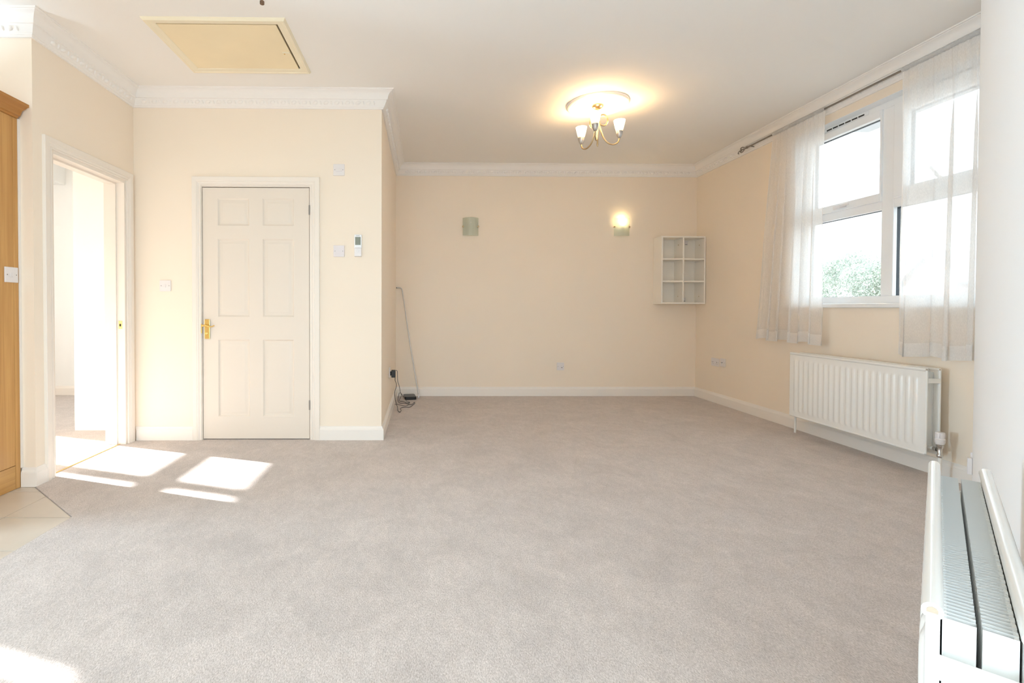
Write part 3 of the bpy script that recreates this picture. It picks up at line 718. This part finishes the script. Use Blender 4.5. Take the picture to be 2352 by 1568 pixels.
# ------------------------------------------------------------------ wall lights on the back wall
def wall_light(x, z, lit, label):
    t = tag(empty('wall_light', (x, Y2, z)), label, 'wall light', 'frosted glass wall lights on the back wall')
    hw, hh = .092, .103; rows = []
    def yy(q): return -.018 - .042*math.cos(q*PI/2)
    n = 16
    for s in (0, 1):
        for zq in ((-hh, hh) if s == 0 else (hh, -hh)):
            rows.append([(hw*(2*i/n-1), yy(2*i/n-1) + s*.005, zq + (.004*(math.cos((2*i/n-1)*PI/2)) if zq > 0 else -.005*math.cos((2*i/n-1)*PI/2))) for i in range(n+1)])
    rows.append(rows[0])
    MB().rows(rows).obj('glass_shade', M['frost'], t, smooth=40)
    MB().box(-.045, .045, -.014, -.0005, -.050, .030).obj('back_plate', M['plaster'], t, bevel=.004)
    MB().lathe([(.014, -.050), (.014, .005), (.010, .008)], 14, 'z', (0, -.032, 0)).obj('lamp_holder', M['plaster'], t, smooth=40)
    b = MB().lathe([(.010, .008), (.022, .024), (.027, .045), (.022, .064), (.010, .073), (.0005, .075)], 16, 'z', (0, -.034, 0)).obj('bulb', M['bulb'] if lit else M['plaster'], t, smooth=60)
    for s in (-1, 1):
        MB().lathe([(.006, -.0005), (.006, -.020), (.0105, -.024), (.0105, -.030), (.006, -.033), (.0005, -.033)], 14, 'y', (s*.089, 0, 0)).obj('screw_knob', M['antique'], t, smooth=40)
    if lit:
        ld = bpy.data.lights.new('wall_glow', 'POINT'); ld.energy = .38; ld.color = (1, .74, .36); ld.shadow_soft_size = .02
        lo = bpy.data.objects.new('wall_glow', ld); COL.objects.link(lo); lo.parent = t; lo.location = (0, -.034, .085)
wall_light(.542, 2.007, False, 'unlit greenish frosted glass wall light, left one on the back wall')
wall_light(2.335, 2.011, True, 'lit yellow glowing frosted glass wall light near the white cube shelf')

# ------------------------------------------------------------------ cube shelf in the far corner
sh = tag(empty('wall_shelf', (2.724, Y2, 1.100)), 'white six-compartment cube shelf hung in the far right corner', 'shelf')
SW, SD, SH_, TK = .512, .204, .780, .017
def sp_(name, *b): return MB().box(*b).obj(name, M['shelf'], sh, bevel=.0012)
sp_('side_panel', 0, TK, -SD, -.001, TK, SH_-TK); sp_('side_panel', SW-TK, SW, -SD, -.001, TK, SH_-TK)
sp_('top_panel', 0, SW, -SD, -.001, SH_-TK, SH_); sp_('bottom_panel', 0, SW, -SD, -.001, 0, TK)
sp_('divider', SW/2-TK/2, SW/2+TK/2, -SD+.002, -.005, TK, SH_-TK)
for z in (.252, .508):
    sp_('shelf_board', TK, SW/2-TK/2, -SD+.002, -.005, z, z+TK); sp_('shelf_board', SW/2+TK/2, SW-TK, -SD+.002, -.005, z, z+TK)
sp_('back_panel', TK, SW-TK, -.005, -.001, TK, SH_-TK)
for x, z in ((SW/2+.105, SH_-TK-.072), (SW/2+.085, TK+.002)):
    q = MB().box(x, x+.046, -.0165, -.005, z+.012, z+.058).obj('hanging_bracket', M['plastic'], sh, bevel=.002)
    MB().box(x+.010, x+.036, -.0172, -.0163, z+.014, z+.018).obj('bracket_slot', M['slot'], q)
for x in (SW/2-TK/2-.0012, SW-TK-.0012):
    for z in (SH_-.09, .09):
        MB().lathe([(.006, x-.001), (.006, x+.0012)], 10, 'x', (0, -.10, z)).obj('cam_cap', M['antique'], sh)

# ------------------------------------------------------------------ switches and sockets
def plate(name, loc, rot, w_, h_, label, cat, m='plastic', group=None, th=.009):
    t = tag(empty(name, loc, rot), label, cat, group)
    MB().box(-w_/2, w_/2, -th, -.0004, -h_/2, h_/2).obj('face_plate', M[m], t, bevel=.0022)
    for s in (-1, 1):
        MB().lathe([(.0032, -th+.001), (.0032, -th-.0006), (.001, -th-.0008)], 8, 'y', (s*(w_/2-.0125), 0, 0)).obj('screw', M['screw'], t)
    return t
def rocker(t, x, w_, h_, th=.009, m='plastic'):
    MB().prism([(-th+.001, -h_/2), (-th-.0035, -h_/2), (-th-.0012, h_/2), (-th+.001, h_/2)], x-w_/2, x+w_/2, 'x').obj('rocker', M[m], t, bevel=.0006)
    MB().box(x-w_/2-.0012, x+w_/2+.0012, -th-.0003, -th+.002, -h_/2-.0012, h_/2+.0012).obj('rocker_surround', M['greyplastic'], t)
t = plate('light_switch', (-2.0355, Y1, 1.218), 0, .086, .086, 'white single light switch left of the panelled door', 'switch'); rocker(t, 0, .012, .024)
t = plate('fan_isolator', (-.675, Y1, 2.132), 0, .088, .090, 'white isolator switch high up right of the panelled door', 'switch'); rocker(t, 0, .046, .026)
plate('blanking_plate', (-.675, Y1, 1.495), 0, .086, .089, 'pale lilac blank plate beside the wall remote control', 'plate', 'greyplastic')
t = plate('light_switch', (-2.355, 2.915, 1.233), PI/2, .087, .087, 'white two-gang light switch on the oak cabinet side', 'switch')
t.location.y = 2.832
rocker(t, -.007, .011, .024); rocker(t, .007, .011, .024)
t = plate('aerial_socket', (1.621, Y2, .355), 0, .086, .092, 'white socket plate low on the middle of the back wall', 'socket')
MB().box(.008, .022, -.016, -.008, -.012, .016).obj('socket_outlet', M['plastic'], t, bevel=.002); MB().box(.008, .022, -.0165, -.008, -.017, -.012).obj('outlet_shade', M['slot'], t)
t = plate('double_socket', (XR, 5.425, .452), -PI/2, .146, .088, 'white double power socket near the far right corner', 'socket')
for s in (-1, 1):
    mb = MB(); x = s*.036
    mb.box(x-.003, x+.003, -.0098, -.008, -.004, .006); mb.box(x-.013, x-.007, -.0098, -.008, -.019, -.016); mb.box(x+.007, x+.013, -.0098, -.008, -.019, -.016); mb.obj('pin_holes', M['slot'], t)
    rocker(t, s*.012, .010, .018)
t = plate('coaxial_socket', (XR, 5.285, .462), -PI/2, .086, .088, 'white aerial socket with central dark hole beside the double socket', 'socket')
MB().lathe([(.009, -.009), (.009, -.0135), (.007, -.014)], 14, 'y').obj('coax_ring', M['plastic'], t); MB().lathe([(.006, -.0136), (.006, -.0146)], 12, 'y').obj('coax_hole', M['slot'], t)
t = plate('wall_socket', (XN, 4.76, .425), PI/2, .086, .092, 'white wall socket behind the black charger on the alcove wall', 'socket')

rm = tag(empty('remote_control', (-.524, Y1, 1.450)), 'white air conditioning remote control in a wall cradle, grey screen', 'remote control')
MB().box(-.029, .029, -.022, -.004, .064, .174).obj('remote_body', M['upvc'], rm, bevel=.005)
MB().prism([(-.0004, 0), (-.026, .004), (-.028, .066), (-.021, .070), (-.004, .075), (-.0004, .10)], -.027, .027, 'x').obj('cradle', M['plastic'], rm, bevel=.003)
MB().box(-.0215, .0215, -.0228, -.021, .092, .155).obj('screen', M['lcd'], rm, bevel=.0008)
mb = MB(); mb.lathe([(.011, -.0275), (.010, -.0295), (.0005, -.030)], 16, 'y', (0, 0, .046)); mb.obj('round_button', M['plastic'], rm, smooth=40)
mb = MB()
for k in range(4): mb.box(-.020+k*.011, -.013+k*.011, -.0236, -.0215, .070, .075)
mb.obj('small_buttons', M['greyplastic'], rm)
mb = MB()      # brand wordmark: small dark strokes as far as the picture lets them be read
for k in range(7): mb.box(-.0135+k*.004, -.0107+k*.004, -.0226, -.0215, .1625, .1655)
mb.obj('wordmark', M['mark'], rm)

# ------------------------------------------------------------------ charger, router, cables, bent rod
ch = tag(empty('charger', (XN, 4.765, .415), PI/2), 'black plug-in power adapter on the alcove wall socket', 'charger')
MB().box(-.024, .024, -.060, -.021, -.040, .032).obj('adapter_body', M['black'], ch, bevel=.004); MB().box(-.022, .022, -.022, -.0098, -.020, .018).obj('plug_base', M['black'], ch, bevel=.003)
rt = tag(empty('router', (-.168, 5.665, .003), R(8)), 'small flat black router box on the carpet in the alcove corner', 'router')
MB().prism([(-.066, -.085), (-.050, -.098), (.050, -.098), (.066, -.085), (.066, .085), (.050, .098), (-.050, .098), (-.066, .085)], .003, .036, 'z').obj('case', M['black'], rt, bevel=.004)
for s in (-.042, .042):
    for q in (-.07, .07): MB().lathe([(.007, 0), (.007, .004)], 10, 'z', (s, q, 0)).obj('rubber_foot', M['slot'], rt)
MB().box(-.012, .012, -.006, .004, .0358, .0364).obj('badge', M['mark'], rt)
zf = .0062
c1 = [(-.284, 4.772, .374), (-.284, 4.775, .345), (-.272, 4.81, .29), (-.290, 4.79, .22), (-.282, 4.83, .13), (-.272, 4.93, .06), (-.272, 5.02, .015), (-.268, 4.985, zf), (-.255, 4.93, zf), (-.24, 4.915, zf), (-.235, 4.99, zf), (-.247, 5.07, zf), (-.235, 5.13, zf), (-.193, 5.148, zf), (-.15, 5.154, zf),
      (-.122, 5.271, zf), (-.104, 5.358, zf), (-.111, 5.43, zf), (-.119, 5.37, zf), (-.145, 5.29, zf), (-.212, 5.326, zf+.006), (-.265, 5.368, zf), (-.290, 5.43, .02), (-.290, 5.52, .055), (-.285, 5.58, .08), (-.262, 5.60, .07), (-.240, 5.60, .032)]
cb = MB().tube(smoothpath(c1, 5), .0028, 6).obj('power_cable', M['cable'], smooth=60); tag(cb, 'thin dark power cable coiled on the carpet below the black adapter', 'cable')
c2 = [(-.300, 4.790, .430), (-.285, 4.805, .436), (-.268, 4.84, .428), (-.270, 4.93, .37), (-.272, 5.02, .30), (-.262, 5.16, .22), (-.262, 5.36, .13), (-.258, 5.50, .085), (-.262, 5.53, .05), (-.280, 5.53, .012), (-.270, 5.44, zf+.008), (-.229, 5.414, zf+.008), (-.189, 5.38, zf), (-.160, 5.41, zf), (-.172, 5.445, zf)]
cb = MB().tube(smoothpath(c2, 5), .0026, 6).obj('network_cable', M['cable'], smooth=60); tag(cb, 'second thin cable dropping from the adapter to the router', 'cable')
c3 = [(-.318, 5.31, zf), (-.290, 5.300, zf), (-.247, 5.255, zf), (-.214, 5.215, zf), (-.180, 5.235, zf), (-.165, 5.300, zf+.012), (-.168, 5.37, zf+.010), (-.190, 5.46, zf), (-.205, 5.53, zf), (-.205, 5.560, .016)]
cb = MB().tube(smoothpath(c3, 5), .0024, 6).obj('phone_cable', M['cable'], smooth=60); tag(cb, 'thin grey lead looping over the carpet between skirting and router', 'cable')
rd = tag(empty('bent_rod', (-.066, 5.700, .004)), 'slim bent metal pull rod leaning in the alcove corner', 'rod')
rp = [(0, 0, .02), (-.10, .06, .60), (-.185, .112, 1.17), (-.198, .118, 1.245), (-.206, .119, 1.268), (-.220, .119, 1.278), (-.24, .119, 1.280), (-.262, .119, 1.280)]
MB().tube([rp[0], rp[1], rp[2]] + smoothpath(rp[3:], 4), .0058, 10).obj('shaft', M['steel'], rd, smooth=50)
MB().tube([(-.260, .119, 1.280), (-.268, .119, 1.280)], .0066, 10).obj('end_cap', M['black'], rd, smooth=50)
MB().lathe([(.007, .0), (.009, .004), (.009, .016), (.007, .022), (.0085, .03), (.006, .042)], 12).obj('foot_cap', M['plastic'], rd, smooth=40)

# ------------------------------------------------------------------ loft hatch in the ceiling
ht = tag(empty('loft_hatch', (HAT[0], HAT[2], ZC)), 'yellowed cream loft hatch with moulded frame in the ceiling', 'hatch')
hw, hd = HAT[1]-HAT[0], HAT[3]-HAT[2]
FP = [(-.004, .03), (-.004, -.006), (.006, -.012), (.030, -.013), (.036, -.017), (.046, -.017), (.052, -.009), (.056, -.001), (.056, .03)]
rows = []
for sx, sy in ((-1, -1), (1, -1), (1, 1), (-1, 1), (-1, -1)):
    rows.append([((hw+o if sx > 0 else -o), (hd+o if sy > 0 else -o), (z if o > 0 and z < 0 else min(z, .0))) for o, z in FP])
MB().rows(rows, False).obj('hatch_frame', M['hatchframe'], ht, smooth=30, fix=False)
MB().box(.003, hw-.016, .014, hd-.003, -.006, .022).obj('hatch_panel', M['hatch'], ht, bevel=.003)
mb = MB(); mb.box(-.003, .0, -.003, hd+.003, -.002, .06); mb.box(hw, hw+.003, -.003, hd+.003, -.002, .06); mb.box(0, hw, -.003, 0, -.002, .06); mb.box(0, hw, hd, hd+.003, -.002, .06); mb.box(0, hw, 0, hd, .058, .062)
mb.obj('hatch_well', M['brown'], ht)
lt = MB().box(hw-.068, hw-.018, .318, .332, -.011, -.005).obj('latch', M['hatchframe'], ht, bevel=.001)
MB().box(hw-.060, hw-.052, .332, .342, -.012, -.005).obj('latch_pin', M['brass'], lt)

# small fitting that just enters the top of the frame
sf = tag(empty('ceiling_hook', (-.88, 2.692, ZC)), 'small brown ceiling fitting at the top edge, right of the loft hatch', 'fitting')
MB().lathe([(.030, -.0005), (.030, -.006), (.010, -.014)], 18).obj('base', M['plaster'], sf, smooth=40)
MB().lathe([(.004, -.010), (.004, -.030), (.012, -.034), (.012, -.048), (.006, -.052)], 14).obj('knob', M['brown'], sf, smooth=40)

# ------------------------------------------------------------------ oak cabinet at the left edge
ck = tag(empty('oak_cabinet', (-2.355, 2.888, 0)), 'tall oak kitchen cabinet with crown moulding at the left edge', 'cabinet')
MB().box(-.58, 0, -.62, -.034, .137, 2.135).obj('side_panel', M['oak'], ck, bevel=.001)
MB().box(-.02, .0012, -.033, -.001, 0, 2.135).obj('end_post', M['oak'], ck, bevel=.001)
MB().box(-.58, -.0008, -.62, -.034, 0, .134).obj('plinth', M['oak_h'], ck, bevel=.001)
CR = [(-.58, 2.136), (.0, 2.136), (.006, 2.138), (.010, 2.146), (.020, 2.150), (.024, 2.160), (.030, 2.176), (.044, 2.186), (.054, 2.190), (.062, 2.196), (.072, 2.199), (.072, 2.214), (-.58, 2.214)]
MB().prism(CR, -.62, -.001, 'y').obj('crown_moulding', M['oak_dark'], ck, smooth=30)
MB().box(-.004, .0045, .0, .0155, .112, 2.136).obj('filler_bead', M['skirt'], ck)

# white clip on the free end of the angled wall
pcl = NW*(WD-.0) + U*4.03
cl = tag(empty('wall_clip', (pcl.x, pcl.y, .145), ANG), 'small white plastic clip on the edge of the angled wall', 'clip')
MB().box(-.004, .010, -.008, .05, .0, .115).obj('clip_base', M['plastic'], cl, bevel=.003)
MB().box(.010, .045, -.020, -.0008, .0, .088).obj('clip_arm', M['plastic'], cl, bevel=.003)
